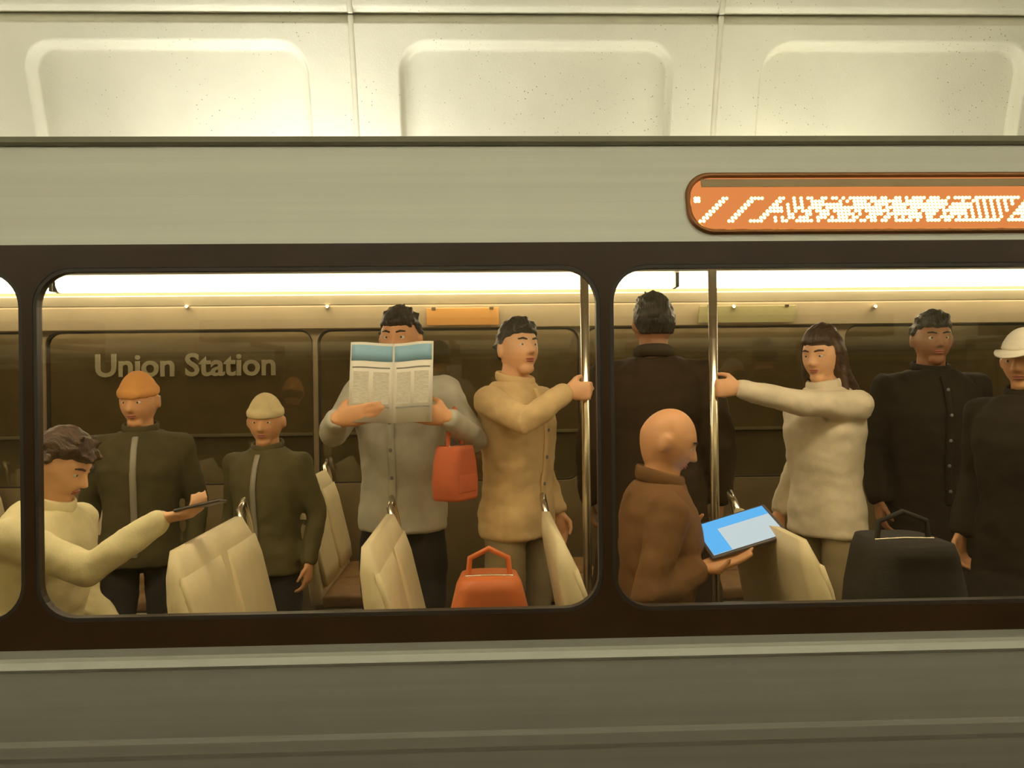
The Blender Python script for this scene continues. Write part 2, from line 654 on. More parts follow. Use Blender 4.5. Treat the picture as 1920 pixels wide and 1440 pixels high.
# windows, one after another along the side
OT, OB = 1.782, 0.868                  # opening top and bottom
pa, pb = P(50, 540, YN).x, P(1134, 540, YN).x
PITCHW = pb - pa                       # window pitch
PW = 0.026                             # pillar width


def bay(x0, x1, y_out, y_in, zt, zb, hz, hb, r, m, name):
    """solid surround piece with a rounded opening: outer rectangle x0..x1, hb..hz"""
    bm = bmesh.new()
    n = 8
    inn = rrect(x0 + PW / 2, x1 - PW / 2, zb, zt, r, n)
    out = []
    for k, (u, v) in enumerate(inn):
        q = k // (n + 1)
        j = k % (n + 1)
        cu, cv = ((x1, hz), (x0, hz), (x0, hb), (x1, hb))[q]
        # walk round the corner of the outer rectangle
        if q == 0:
            o_ = (cu, v + (cv - v) * 1.0) if j >= n / 2 else (cu, v)
            o_ = (cu, v) if j < n / 2 else ((cu, cv) if j == n // 2 else (u, cv))
        elif q == 1:
            o_ = (u, cv) if j < n / 2 else ((cu, cv) if j == n // 2 else (cu, v))
        elif q == 2:
            o_ = (cu, v) if j < n / 2 else ((cu, cv) if j == n // 2 else (u, cv))
        else:
            o_ = (u, cv) if j < n / 2 else ((cu, cv) if j == n // 2 else (cu, v))
        out.append(o_)
    L = []
    for pts, y in ((inn, y_in), (inn, y_out), (out, y_out), (out, y_in)):
        L.append([bm.verts.new((u, y, v)) for u, v in pts])
    L.append(L[0])
    ring_between(bm, L)
    return cp(name, bm, m)


def pane(x0, x1, y, zt, zb, r, ring_m, gw=0.010, gy=0.006):
    g = bmesh.new()
    a = rrect(x0, x1, zb, zt, r)
    b = rrect(x0 + gw, x1 - gw, zb + gw, zt - gw, max(0.01, r - gw))
    loops = []
    for pts, yy in ((a, y + 0.02), (a, y - gy), (b, y - gy), (b, y + 0.02)):
        loops.append([g.verts.new((u, yy, v)) for u, v in pts])
    loops.append(loops[0])
    ring_between(g, loops)
    win = cp('window_gasket', g, ring_m)
    g = bmesh.new()
    c = rrect(x0 + 0.004, x1 - 0.004, zb + 0.004, zt - 0.004, r)
    l1 = [g.verts.new((u, y + 0.004, v)) for u, v in c]
    l2 = [g.verts.new((u, y + 0.009, v)) for u, v in c]
    ring_between(g, [l1, l2])
    g.faces.new(l1[::-1]); g.faces.new(l2)
    o = obj('window_pane', g, 'window_glass', win)
    return win


for i in range(-2, 4):
    xa, xb = pa + i * PITCHW, pa + (i + 1) * PITCHW
    xa, xb = max(xa, X0), min(xb, X1)
    if xb - xa < 0.4:
        continue
    bay(xa, xb, YN, YN + 0.035, OT, OB, 1.842, 0.797, 0.10, 'window_band', 'window_surround')
    pane(xa + PW / 2, xb - PW / 2, YN + 0.008, OT, OB, 0.10, 'gasket')

# far side: wall, windows, cove
for i in range(-3, 4):
    xa = max(X0, -2.55 + (i + 1) * 1.56 - 0.0)
    xb = min(X1, -2.55 + (i + 2) * 1.56)
    if xb - xa < 0.5:
        continue
    bay(xa, xb, YF, YF + 0.05, 1.80, 0.90, 1.86, 0.80, 0.08, 'interior_wall', 'far_window_surround')
    pane(xa + PW / 2, xb - PW / 2, YF + 0.02, 1.80, 0.90, 0.08, 'gasket')
bm = bmesh.new(); prism(bm, [(YF, -0.2), (YF, 0.80), (YF + 0.06, 0.80), (YF + 0.06, -0.2)], X0, X1)
cp('far_side_panel', bm, 'interior_wall')
bm = bmesh.new(); prism(bm, [(YF, 1.80), (YF - 0.03, 1.806), (YF - 0.075, 1.925), (YF - 0.075, 1.935), (YF, 1.96), (YF + 0.05, 1.96), (YF + 0.05, 1.80)], X0, X1)
cp('cove_panel', bm, 'cove_panel')
bm = bmesh.new(); prism(bm, [(YF - 0.08, 1.937), (YF - 0.125, 1.985), (YF - 0.118, 1.992), (YF - 0.03, 1.975), (YF - 0.03, 1.937)], X0, X1)
cp('cove_lip', bm, 'lip_lit')
bm = bmesh.new(); prism(bm, [(YF + 0.01, 1.95), (YF + 0.01, 2.15), (YF + 0.06, 2.15), (YF + 0.06, 1.95)], X0, X1)
cp('cove_back', bm, 'ceiling_panel')
bm = bmesh.new(); prism(bm, [(2.24, 2.09), (2.40, 2.10), (4.34, 2.10), (4.34, 2.12), (2.24, 2.12)], X0, X1)
cp('car_ceiling', bm, 'ceiling_panel')
bm = bmesh.new(); prism(bm, [(2.150, 1.79), (2.232, 2.095), (2.250, 2.095), (2.235, 1.92), (2.175, 1.79)], X0, X1)
cp('near_cove_panel', bm, 'cove_panel')
bm = bmesh.new(); prism(bm, [(2.29, 0.0), (2.19, 0.40), (2.146, 0.70), (2.146, 0.86), (2.166, 0.86), (2.166, 0.70), (2.215, 0.40), (2.31, 0.0)], X0, X1)
cp('near_lining', bm, 'interior_wall')
bm = bmesh.new(); prism(bm, [(2.40, -0.2), (2.27, 0.0), (YF + 0.06, 0.0), (YF + 0.06, -0.2)], X0, X1)
cp('car_floor', bm, 'car_floor')
for xe, s in ((X0, 1), (X1, -1)):
    bm = bmesh.new()
    box(bm, min(xe, xe + s * 0.05), max(xe, xe + s * 0.05), 2.142, YF + 0.06, 0.0, 2.12)
    cp('end_bulkhead', bm, 'interior_wall')
for cx in (-3.4, 3.4):                 # bogies on the rails
    bm = bmesh.new()
    box(bm, cx - 1.1, cx + 1.1, 2.7, 2.82, -0.62, -0.42); box(bm, cx - 1.1, cx + 1.1, 4.0, 4.12, -0.62, -0.42)
    box(bm, cx - 0.25, cx + 0.25, 2.7, 4.12, -0.55, -0.2)
    bg = cp('bogie', bm, 'gutter')
    for dx in (-0.8, 0.8):
        for y in (2.62, 4.2):
            g = bmesh.new()
            tube(g, [(cx + dx, y - 0.05, -0.66), (cx + dx, y + 0.05, -0.66)], [0.35, 0.35], n=24, cap=False)
            obj('wheel', g, 'seat_metal', bg)
for y in (2.62, 4.2):
    o = obj('rail', bbox(XL, XR, y - 0.035, y + 0.035, -1.15, -1.005, 0.01), 'seat_metal')
    tag(o, 'steel running rail under the near wheels of the metro car' if y < 3 else 'steel running rail under the wheels toward the name board', 'rail')


# ceiling light strips, each unit a luminaire of its own
def strip(x0, x1, far, label):
    t = tag(empty('ceiling_light', ((x0 + x1) / 2, 4.45 if far else 2.42, 2.0)), label, 'lamp', 'light strips in the car ceiling')
    h = (x1 - x0) / 2
    bm = bmesh.new()
    if far:
        prism(bm, [(-0.01, 0.078), (0.0, 0.030), (0.022, 0.006), (0.05, 0.0), (0.06, 0.078)], -h + 0.012, h - 0.012)
    else:
        prism(bm, [(-0.06, 0.082), (-0.05, 0.05), (0.05, 0.05), (0.06, 0.082)], -h + 0.012, h - 0.012)
    obj('diffuser', bm, 'car_light', t)
    bm = bmesh.new()
    prism(bm, [(-0.09, 0.10), (-0.09, 0.08), (0.12, 0.078), (0.12, 0.10)], -h, h)
    obj('housing', bm, 'fixture', t)
    for s in (-1, 1):
        obj('end_cap', bbox(s * h - 0.01, s * h + 0.01, -0.03, 0.065, 0.0, 0.08, 0.002), 'ceiling_panel', t)


LX = [P(-700, 530, 4.45).x, P(100, 530, 4.45).x, P(1268, 530, 4.45).x, P(2150, 530, 4.45).x]
strip(LX[0], LX[1], True, 'long ceiling light strip over the windows, left of the name board lettering')
strip(LX[1], LX[2], True, 'longest glowing ceiling light strip, above the newspaper reader')
strip(LX[2], LX[3], True, 'glowing ceiling light strip above the passenger in cream holding the pole')
strip(-4.5, -0.05, False, 'ceiling light strip over the window seats with the cream jacket passenger')
strip(0.05, 4.5, False, 'ceiling light strip over the window seats with the tablet user')

# small lit studs along the cove, and advertising cards held in it
for px, lb in ((351, 'small lit stud on the cove above the name board lettering'),
               (614, 'small lit stud on the cove between lettering and newspaper reader'),
               (1375, 'small lit stud on the cove beside the dark coat passenger'),
               (1640, 'small lit stud on the cove above the dark jacket passenger')):
    p = P(px, 575, YF - 0.085)
    t = tag(empty('cove_stud', p), lb, 'lamp', 'studs on the cove')
    bm = bmesh.new(); tube(bm, [(0, 0.02, 0), (0, -0.004, 0)], [0.014, 0.014], n=12)
    obj('bezel', bm, 'pole_steel', t, True)
    bm = bmesh.new(); ellipsoid(bm, (0, -0.012, 0), (0.010, 0.006, 0.010), u=10, v=6)
    obj('lens', bm, 'clip_light', t, True)


def card(px0, px1, m, label):
    a, b = P(px0, 590, 4.64), P(px1, 590, 4.64)
    t = tag(empty('advert_card', ((a.x + b.x) / 2, 4.643, 1.866)), label, 'advert card', 'cards in the cove')
    t.rotation_euler = (math.atan2(-0.045, 0.119) * -1 * -1, 0, 0)
    h = (b.x - a.x) / 2
    t.rotation_euler = (math.atan2(0.045, 0.119), 0, 0)
    obj('card', bbox(-h, h, -0.012, -0.006, -0.050, 0.052, 0.001), m, t)
    for s in (-1, 1):
        obj('clip', bbox(s * h * 0.8 - 0.012, s * h * 0.8 + 0.012, -0.016, -0.004, 0.045, 0.06, 0.001), 'pole_steel', t)


card(800, 935, 'ad_orange', 'orange advert card in the cove behind the passenger in the tan shirt')
card(1310, 1490, 'ad_olive', 'pale olive advert card in the cove beside the dark coat passenger')

# ------------------------------------------------------------------ LED destination sign
LA = math.atan2(UB[0] - UA[0], UB[1] - UA[1])
s0 = P(1290, 440, 2.112)
SL = 1.12
sg = tag(empty('destination_sign', (s0.x, 2.1060, 1.860)), 'amber dot matrix destination sign glowing above the dark window band', 'sign')
sg.rotation_euler = (-LA, 0, 0)
SH = 0.182
bm = bmesh.new()
loops = []
for u0, u1, v0, v1, r, y in ((0, SL, 0, SH, 0.07, 0.004), (0, SL, 0, SH, 0.07, -0.010), (0.006, SL - 0.006, 0.006, SH - 0.006, 0.065, -0.013),
                             (0.012, SL - 0.012, 0.012, SH - 0.012, 0.06, -0.010), (0.014, SL - 0.014, 0.014, SH - 0.014, 0.058, -0.003)):
    loops.append([bm.verts.new((u, y, v)) for u, v in rrect(u0, u1, v0, v1, r, 10)])
ring_between(bm, loops)
mat('bezel_bronze', (0.30, 0.13, 0.05), 0.3, metal=0.7)
obj('bezel', bm, 'bezel_bronze', sg, True)
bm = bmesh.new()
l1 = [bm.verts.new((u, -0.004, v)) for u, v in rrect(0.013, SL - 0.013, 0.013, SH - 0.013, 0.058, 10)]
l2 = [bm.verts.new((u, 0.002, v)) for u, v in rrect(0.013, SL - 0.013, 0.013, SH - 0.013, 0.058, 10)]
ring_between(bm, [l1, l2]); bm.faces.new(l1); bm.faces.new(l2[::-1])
obj('glow_backing', bm, 'led_glow_plate', sg)  # LED light on the backing, given as the plate's own emission
mat('visor', (0.42, 0.30, 0.16), 0.5)
obj('visor_strip', bbox(0.045, SL - 0.045, -0.007, -0.004, SH - 0.042, SH - 0.018, 0.001), 'visor', sg)
# lit dots: eight rows, the text slants one column per row
rows = 8
pit = 0.00965
cols = 100
mask = [[False] * (cols + 12) for _ in range(rows)]


def seti(r, c):
    if 0 <= r < rows and 0 <= c < cols + 12:
        mask[r][c] = True


for r in range(rows):                  # r counts up from the bottom; columns before the slant
    for c in (1, 2):
        seti(r, c)                     # first stroke
    for c in (9, 10):
        seti(r, c)                     # second stroke
    for c in (17, 18):
        seti(r, c)                     # third
for c in (11, 12): seti(7, c)
for c in (15, 16): seti(0, c)
for c in (19, 20): seti(3, c); seti(4, c)
rng = random.Random(21)
holes = {(6, 26), (6, 32), (5, 26), (2, 22), (2, 23), (1, 22), (5, 22), (6, 23)}
for c in range(21, 84):
    for r in range(rows):
        keep = rng.random() < (0.86 if 2 < r < 6 else 0.74)
        if c < 25:
            keep = (r + c) % 2 == 0
        if c % 9 == 0 and r in (0, 1, 7):
            keep = False
        if (r, c) in holes:
            keep = False
        if keep:
            seti(r, c)
for c in range(74, 86):                # loose checker of dots near the end of the dense run
    for r in range(rows):
        mask[r][c] = ((r + c) % 2 == 0) and r > 0 or r in (0, 7)
for c in range(88, 104):
    for r in range(rows):
        mask[r][c] = rng.random() < 0.7
for r in (6, 7): mask[r][-1] = False
bm = bmesh.new()
for r in range(rows):
    for c in range(cols + 12):
        if not mask[r][c]:
            continue
        x = 0.030 + (c + r) * pit - 0.006
        z = 0.038 + r * pit
        if x > SL - 0.03 or x < 0.02:
            continue
        vs = [bm.verts.new((x + 0.0041 * math.cos(2 * PI * k / 8), -0.0072, z + 0.0041 * math.sin(2 * PI * k / 8))) for k in range(8)]
        v2 = [bm.verts.new((x + 0.0044 * math.cos(2 * PI * k / 8), -0.0035, z + 0.0044 * math.sin(2 * PI * k / 8))) for k in range(8)]
        bm.faces.new(vs)
        ring_between(bm, [vs, v2])
for dx in (0.0, 0.0085):               # the small quotation-like mark before the first stroke
    for dz in (0.0, 0.008):
        x, z = 0.026 + dx, 0.038 + 6.2 * pit + dz
        vs = [bm.verts.new((x + 0.0045 * math.cos(2 * PI * k / 8), -0.0072, z + 0.0045 * math.sin(2 * PI * k / 8))) for k in range(8)]
        v2 = [bm.verts.new((x + 0.0048 * math.cos(2 * PI * k / 8), -0.0035, z + 0.0048 * math.sin(2 * PI * k / 8))) for k in range(8)]
        bm.faces.new(vs)
        ring_between(bm, [vs, v2])
tag(obj('led_dots', bm, 'led', sg), 'glowing amber dots of the slanted message', kind='stuff')


# ------------------------------------------------------------------ seats
def seat(x, y0, y1, label, group='window seats', face=1):
    """two-place transverse seat facing +X (face=1) or -X; y0..y1 is its width"""
    t = tag(empty('passenger_bench', (x, (y0 + y1) / 2, 0)), label, 'bench', group)
    t.scale = (face, 1, 1)
    h = (y1 - y0) / 2
    # backrest shell: thick, curved, rounded at the top
    bm = bmesh.new()
    loops = []
    n = 10
    for s in range(9):
        f = s / 8
        z = 0.42 + f * 0.57
        cx = -0.02 - 0.10 * f ** 1.2
        th = 0.034 if s < 7 else (0.030 if s == 7 else 0.014)
        hh = h - (0 if s < 6 else (0.012, 0.035, 0.075)[s - 6])
        pts = rrect(cx - th, cx + th, -hh, hh, min(th * 0.95, 0.03), 4)
        loops.append([bm.verts.new((u, v, z)) for u, v in pts])
    ring_between(bm, loops)
    bm.faces.new(loops[0]); bm.faces.new(loops[-1])
    back = obj('backrest', bm, 'seat_vinyl', t, True)
    for s in (-1, 1):
        yc = s * h * 0.5
        bm = bmesh.new()
        loops = []
        for k in range(7):
            f = k / 6
            z = 0.50 + f * 0.42
            cx = 0.018 - 0.098 * f
            hh = (h * 0.44) * (0.94 if k in (0, 6) else 1)
            th = 0.016 if k not in (0, 6) else 0.008
            loops.append([bm.verts.new((u, yc + v, z)) for u, v in rrect(cx - th, cx + th, -hh, hh, th * 0.9, 3)])
        ring_between(bm, loops); bm.faces.new(loops[0]); bm.faces.new(loops[-1])
        obj('back_pad', bm, 'seat_vinyl', back, True)
        obj('cushion', bbox(0.0, 0.44, yc - h * 0.48, yc + h * 0.48, 0.40, 0.462, 0.022, 3), 'seat_pad', t, True)
    obj('base_pan', bbox(-0.04, 0.42, -h, h, 0.355, 0.402, 0.01), 'seat_metal', t)
    for s in (-1, 1):
        obj('leg', bbox(0.10, 0.17, s * h * 0.7 - 0.02, s * h * 0.7 + 0.02, 0.0, 0.357, 0.006), 'seat_metal', t)
    bm = bmesh.new()
    tube(bm, [(-0.10, h - 0.09, 0.93), (-0.125, h - 0.06, 1.01), (-0.125, h - 0.0, 1.04), (-0.11, h + 0.012, 0.97), (-0.07, h + 0.012, 0.75)],
         [0.012] * 5, n=8)
    obj('grab_handle', bm, 'pole_steel', t, True)
    return t


NY0, NY1 = 2.30, 3.08
seat(-1.74, NY0, NY1, 'cream window bench carrying the passenger in the cream jacket')
seat(-0.80, NY0, NY1, 'empty cream window bench in front of the cream jacket passenger')
seat(-0.24, NY0, NY1, 'cream window bench holding the orange handbag')
seat(0.34, NY0, NY1, 'cream window bench carrying the passenger with the tablet')
seat(1.07, NY0, NY1, 'cream window bench holding the black backpack')
FY0, FY1 = 3.86, 4.66
for x, lb in ((-2.7, 'cream bench at the far windows under the start of the lettering'),
              (-1.75, 'cream bench at the far windows behind the orange hat passenger'),
              (-0.8, 'cream bench at the far windows behind the newspaper reader'),
              (0.15, 'cream bench at the far windows behind the passenger in the tan shirt'),
              (1.1, 'cream bench at the far windows behind the dark coat passenger'),
              (2.9, 'cream bench at the far windows beyond the white capped passenger')):
    seat(x, FY0, FY1, lb, 'far side seats')


# grab poles
def pole(x, y, label):
    t = tag(empty('grab_pole', (x, y, 0)), label, 'pole', 'poles in the aisle')
    bm = bmesh.new(); tube(bm, [(0, 0, 0.0), (0, 0, 1.0), (0, 0, 2.10)], [0.017] * 3, n=16, cap=False)
    obj('shaft', bm, 'pole_steel', t, True)
    for z in (0.0, 2.075):
        bm = bmesh.new(); tube(bm, [(0, 0, z), (0, 0, z + 0.025)], [0.04, 0.04], n=16, cap=False)
        obj('flange', bm, 'pole_steel', t, True)


PB = P(1098, 733, 3.14)
PC = P(1338, 727, 3.14)
pole(PB.x, PB.y, 'steel grab pole gripped by the passenger in the tan shirt')
pole(PC.x, PC.y, 'steel grab pole gripped by the passenger in the cream blouse')


# ================================================================== PEOPLE
def skin_mat(name, col):
    m = mat(name, col, 0.5, var=0.06, vscale=20, bump=0.04, bscale=200)
    b = m.node_tree.nodes['Principled BSDF']
    b.inputs['Subsurface Weight'].default_value = 0.08
    b.inputs['Subsurface Radius'].default_value = (0.01, 0.004, 0.002)
    return m


skin_mat('skin_light', (0.86, 0.50, 0.28))
skin_mat('skin_warm', (0.72, 0.38, 0.19))
skin_mat('skin_brown', (0.42, 0.20, 0.10))
mat('lip', (0.45, 0.16, 0.11), 0.4, var=0.05)


def cloth(name, col, rough=0.85):
    return mat(name, col, rough, var=0.10, vscale=14, bump=0.12, bscale=160, spec=0.2)


def frame(f, n):
    f = Vector(f).normalized()
    n = Vector(n)
    n = (n - f * n.dot(f)).normalized()
    return f, n


def hand(bm, wrist, f, n, s, sc=1.0, curl=(20, 25, 15), thumb=0.5):
    """palm and five fingers: f finger direction, n palm normal, s thumb side"""
    f, n = frame(f, n)
    s = Vector(s)
    s = (s - f * s.dot(f) - n * s.dot(n)).normalized()
    W = Vector(wrist)
    tube(bm, [W - f * 0.012 * sc, W + f * 0.03 * sc, W + f * 0.065 * sc, W + f * 0.088 * sc],
         [(0.026 * sc, 0.019 * sc), (0.036 * sc, 0.017 * sc), (0.041 * sc, 0.015 * sc), (0.038 * sc, 0.012 * sc)], n=14, ref=s)
    for k, (off, ln) in enumerate(((0.030, 0.92), (0.010, 1.02), (-0.010, 0.95), (-0.029, 0.76))):
        p = W + f * (0.082 - 0.004 * abs(k - 1)) * sc + s * off * sc
        d = f.copy()
        pts, rad = [p - f * 0.01 * sc, p], [0.0098 * sc, 0.0098 * sc]
        a = 0.0
        for L, c, r in ((0.044, curl[0], 0.0092), (0.029, curl[1], 0.0084), (0.022, curl[2], 0.0072)):
            a += math.radians(c + k * 1.5)
            d = f * math.cos(a) + n * math.sin(a)
            p = p + d * L * ln * sc
            pts.append(p); rad.append(r * sc)
        tube(bm, pts, rad, n=9, ref=s)
    p = W + f * 0.018 * sc + s * 0.026 * sc
    d1 = (f * 0.62 + s * 0.75 + n * 0.25 * thumb).normalized()
    d2 = (f * 0.85 + s * 0.25 + n * (0.9 * thumb)).normalized()
    d3 = (f * 0.75 - s * 0.15 * thumb + n * (1.1 * thumb)).normalized()
    q = p + d1 * 0.036 * sc
    r_ = q + d2 * 0.032 * sc
    tube(bm, [p, q, r_, r_ + d3 * 0.025 * sc], [0.0135 * sc, 0.0115 * sc, 0.0100 * sc, 0.008 * sc], n=9)


def ik(S, T, a, b, hint):
    d = T - S
    D = d.length
    if D > (a + b) * 0.995:
        T = S + d * ((a + b) * 0.995 / D)
        d = T - S
        D = d.length
    u = d / D
    x = (a * a - b * b + D * D) / (2 * D)
    hgt = math.sqrt(max(0, a * a - x * x))
    hint = Vector(hint)
    p = (hint - u * hint.dot(u)).normalized()
    return S + u * x + p * hgt, T


def head_fn(s):
    def fn(p):
        x, y, z = p.x / s, p.y / s, p.z / s
        t = max(0.0, -z / 0.116)
        x *= 1 - 0.26 * t ** 1.6
        if y > 0:
            y *= 1 - 0.30 * t
        else:
            y *= 1 + 0.02 * t
            # eye sockets, cheek bones
            for sg_ in (-1, 1):
                g = math.exp(-((x - sg_ * 0.031) ** 2 + (z - 0.010) ** 2) / (2 * 0.0125 ** 2))
                y += 0.008 * g
                g = math.exp(-((x - sg_ * 0.043) ** 2 + (z + 0.026) ** 2) / (2 * 0.016 ** 2))
                y -= 0.004 * g
            y -= 0.004 * math.exp(-((z - 0.034) ** 2) / (2 * 0.010 ** 2)) * (1 if abs(x) < 0.05 else 0)
        return Vector((x, y, z)) * s
    return fn


def person(label, loc, rotz, H, skin, top, bottom, hair, pose='stand', lean=0.0, head=(0, 0), armL=None, armR=None,
           style='short', coat=0.0, sleeve=1.0, group=None, bulk=1.0, hat=None, collar=None, front=None):
    """faces local -Y.  arms: dict(w=wrist world, f=, n=, s=, curl=, thumb=, hint=) in world axes"""
    root = tag(empty('person', loc, rotz), label, 'person', group)
    M = Matrix.Translation(Vector(loc)) @ Matrix.Rotation(rotz, 4, 'Z')
    Mi = M.inverted()
    M3 = Mi.to_3x3()
    k = H / 1.75
    dz = 0.0
    if pose == 'sit':
        dz = (0.545 - 0.90 * k) / k
    hip = Vector((0, 0, (0.92 + dz) * k))
    RL = Matrix.Rotation(lean, 3, 'X')

    def B(x, y, z):
        p = Vector((x, y, z + dz)) * k
        if z > 0.92:
            p = hip + RL @ (p - hip)
        return p
    ax = Vector((1, 0, 0))
    ay = RL @ Vector((0, 1, 0))
    az = RL @ Vector((0, 0, 1))

    def torso(bm, inf, zs, flare=0.0):
        R = [(0.50, 0.20, 0.14, 0.0), (0.70, 0.185, 0.13, 0.0), (0.84, 0.165, 0.115, 0.004), (0.95, 0.163, 0.117, 0.006), (1.06, 0.145, 0.103, 0.0), (1.18, 0.155, 0.112, -0.006),
             (1.30, 0.172, 0.122, -0.006), (1.39, 0.170, 0.108, 0.004), (1.445, 0.125, 0.086, 0.012), (1.485, 0.068, 0.066, 0.012)]
        L = []
        for z, hx, hy, cy in R:
            if z < zs[0] - 1e-6 or z > zs[1] + 1e-6:
                continue
            fl_ = 1 + flare * max(0, 0.95 - z)
            c = B(0, cy, z)
            hx_, hy_ = (hx * bulk * fl_ + inf) * k, (hy * bulk * fl_ + inf) * k
            yy = ay if z > 0.92 else Vector((0, 1, 0))
            L.append([bm.verts.new(c + ax * hx_ * math.copysign(abs(math.cos(a)) ** 0.85, math.cos(a)) + yy * hy_ * math.copysign(abs(math.sin(a)) ** 0.9, math.sin(a)))
                      for a in [2 * PI * j / 24 for j in range(24)]])
        ring_between(bm, L)
        bm.faces.new(L[0][::-1]); bm.faces.new(L[-1])

    # legs
    legs = []
    for s in (-1, 1):
        if pose == 'sit':
            pts = [Vector((s * 0.09 * k, 0.0, 0.55)), Vector((s * 0.11 * k, -0.22 * k, 0.555)), Vector((s * 0.12 * k, -0.44 * k, 0.535)),
                   Vector((s * 0.12 * k, -0.45 * k, 0.30)), Vector((s * 0.12 * k, -0.43 * k, 0.09))]
        else:
            pts = [Vector((s * 0.09 * k, 0, 0.90 * k)), Vector((s * 0.10 * k, -0.005, 0.70 * k)), Vector((s * 0.105 * k, -0.01, 0.49 * k)),
                   Vector((s * 0.11 * k, 0.012, 0.30 * k)), Vector((s * 0.11 * k, 0.012, 0.09 * k))]
        legs.append(pts)
    LR = [0.068, 0.076, 0.055, 0.051, 0.036]
    # arms
    arms = []
    for s, A in ((-1, armR), (1, armL)):
        S = B(s * 0.178 * bulk, 0.006, 1.405)
        ua, fa = 0.285 * k, 0.255 * k
        if A is None:
            if pose == 'sit':
                Wp = Vector((s * 0.10 * k, -0.26 * k, 0.66))
                f, n, th = Vector((0, -1, -0.15)), Vector((0, 0, -1)), Vector((-s, 0, 0))
                hint = Vector((s * 0.5, 0.6, -0.6))
            else:
                Wp = S + Vector((s * 0.07, -0.05, -0.50)) * k
                f, n, th = Vector((0, -0.12, -1)), Vector((-s, 0, 0)), Vector((0, -1, 0))
                hint = Vector((s * 0.3, 1, 0))
            curl, tb = (22, 28, 20), 0.4
        else:
            Wp = Mi @ Vector(A['w'])
            f, n, th = M3 @ Vector(A['f']), M3 @ Vector(A['n']), M3 @ Vector(A['s'])
            hint = M3 @ Vector(A['hint']) if 'hint' in A else Vector((s * 0.5, 0.3, -1))
            curl, tb = A.get('curl', (22, 28, 20)), A.get('thumb', 0.5)
            if (Wp - S).length > (ua + fa) * 0.995:
                print('REACH', label, round((Wp - S).length - ua - fa, 3))
        E, Wp = ik(S, Wp, ua, fa, hint)
        arms.append((S, E, Wp, f, n, th, curl, tb))
    # ---- body: one skin surface
    bm = bmesh.new()
    torso(bm, 0.0, (0.84, 1.485))
    for pts in legs:
        tube(bm, pts, [r * k for r in LR], n=14)
        an = pts[-1]
        tube(bm, [an + Vector((0, 0.02, -0.035)), an + Vector((0, -0.06, -0.045)), an + Vector((0, -0.16, -0.06)) * 1.0],
             [(0.034, 0.04), (0.038, 0.032), (0.034, 0.02)], n=12, ref=(1, 0, 0))
    for (S, E, Wp, f, n, th, curl, tb) in arms:
        tube(bm, [S, S.lerp(E, 0.35), E, E.lerp(Wp, 0.3), Wp], [0.054 * k, 0.047 * k, 0.038 * k, 0.040 * k, 0.026 * k], n=14)
        hand(bm, Wp, f, n, th, k, curl, tb)
    RH = RL @ Matrix.Rotation(math.radians(head[0]), 3, 'Z') @ Matrix.Rotation(math.radians(head[1]), 3, 'X')
    nb = B(0, 0.014, 1.46)
    hc = nb + RL @ (Vector((0, -0.022, 0.160)) * k)
    hs = k ** 0.6
    tube(bm, [nb - az * 0.03, nb.lerp(hc, 0.4), hc - az * 0.03], [0.066 * k, 0.059 * k, 0.058 * k], n=14)
    ellipsoid(bm, hc, (0.0785 * hs, 0.097 * hs, 0.116 * hs), RH, 44, 34, head_fn(hs))

    def F(x, y, z):
        return hc + RH @ (Vector((x, y, z)) * hs)
    tube(bm, [F(0, -0.085, 0.022), F(0, -0.097, 0.004), F(0, -0.109, -0.020)], [0.0085 * hs, 0.0095 * hs, 0.0125 * hs], n=10, ref=RH @ ax)
    for s in (-1, 1):
        ellipsoid(bm, F(s * 0.011, -0.097, -0.024), (0.0085 * hs, 0.010 * hs, 0.007 * hs), RH, 10, 6)
        ellipsoid(bm, F(s * 0.0835, 0.012, -0.006), (0.0095 * hs, 0.019 * hs, 0.032 * hs), RH @ Matrix.Rotation(s * 0.45, 3, 'Z'), 12, 8)
    ellipsoid(bm, F(0, -0.060, -0.088), (0.034 * hs, 0.027 * hs, 0.024 * hs), RH, 14, 8)
    ellipsoid(bm, F(0, -0.084, -0.050), (0.024 * hs, 0.010 * hs, 0.016 * hs), RH, 12, 8)
    for s in (-1, 1):
        ellipsoid(bm, F(s * 0.031, -0.0775, 0.0200), (0.0165 * hs, 0.0120 * hs, 0.0070 * hs), RH, 12, 8)
        ellipsoid(bm, F(s * 0.031, -0.0765, 0.0010), (0.0160 * hs, 0.0105 * hs, 0.0055 * hs), RH, 12, 8)
    remesh('body', bm, skin, root, 0.0074, 2)
    # ---- face details
    for s in (-1, 1):
        e = bmesh.new()
        ellipsoid(e, F(s * 0.031, -0.0735, 0.010), (0.0135 * hs,) * 3, RH, 14, 10)
        nf = len(e.faces)
        ellipsoid(e, F(s * 0.031, -0.0838, 0.010), (0.0055 * hs, 0.0040 * hs, 0.0055 * hs), RH, 10, 6)
        for i, fc in enumerate(e.faces):
            fc.material_index = 0 if i < nf else 1
        obj('eye', e, ['eye_white', 'iris'], root, True)
        e = bmesh.new()
        tube(e, [F(s * 0.015, -0.0945, 0.031), F(s * 0.030, -0.0915, 0.036), F(s * 0.047, -0.080, 0.033)],
             [0.0035 * hs, 0.004 * hs, 0.0025 * hs], n=8)
        obj('eyebrow', e, hair or 'iris', root, True)
    e = bmesh.new()
    ellipsoid(e, F(0, -0.0905, -0.049), (0.021 * hs, 0.0065 * hs, 0.0045 * hs), RH, 14, 8)
    ellipsoid(e, F(0, -0.0895, -0.0575), (0.018 * hs, 0.0065 * hs, 0.0052 * hs), RH, 14, 8)
    obj('lips', e, 'lip', root, True)
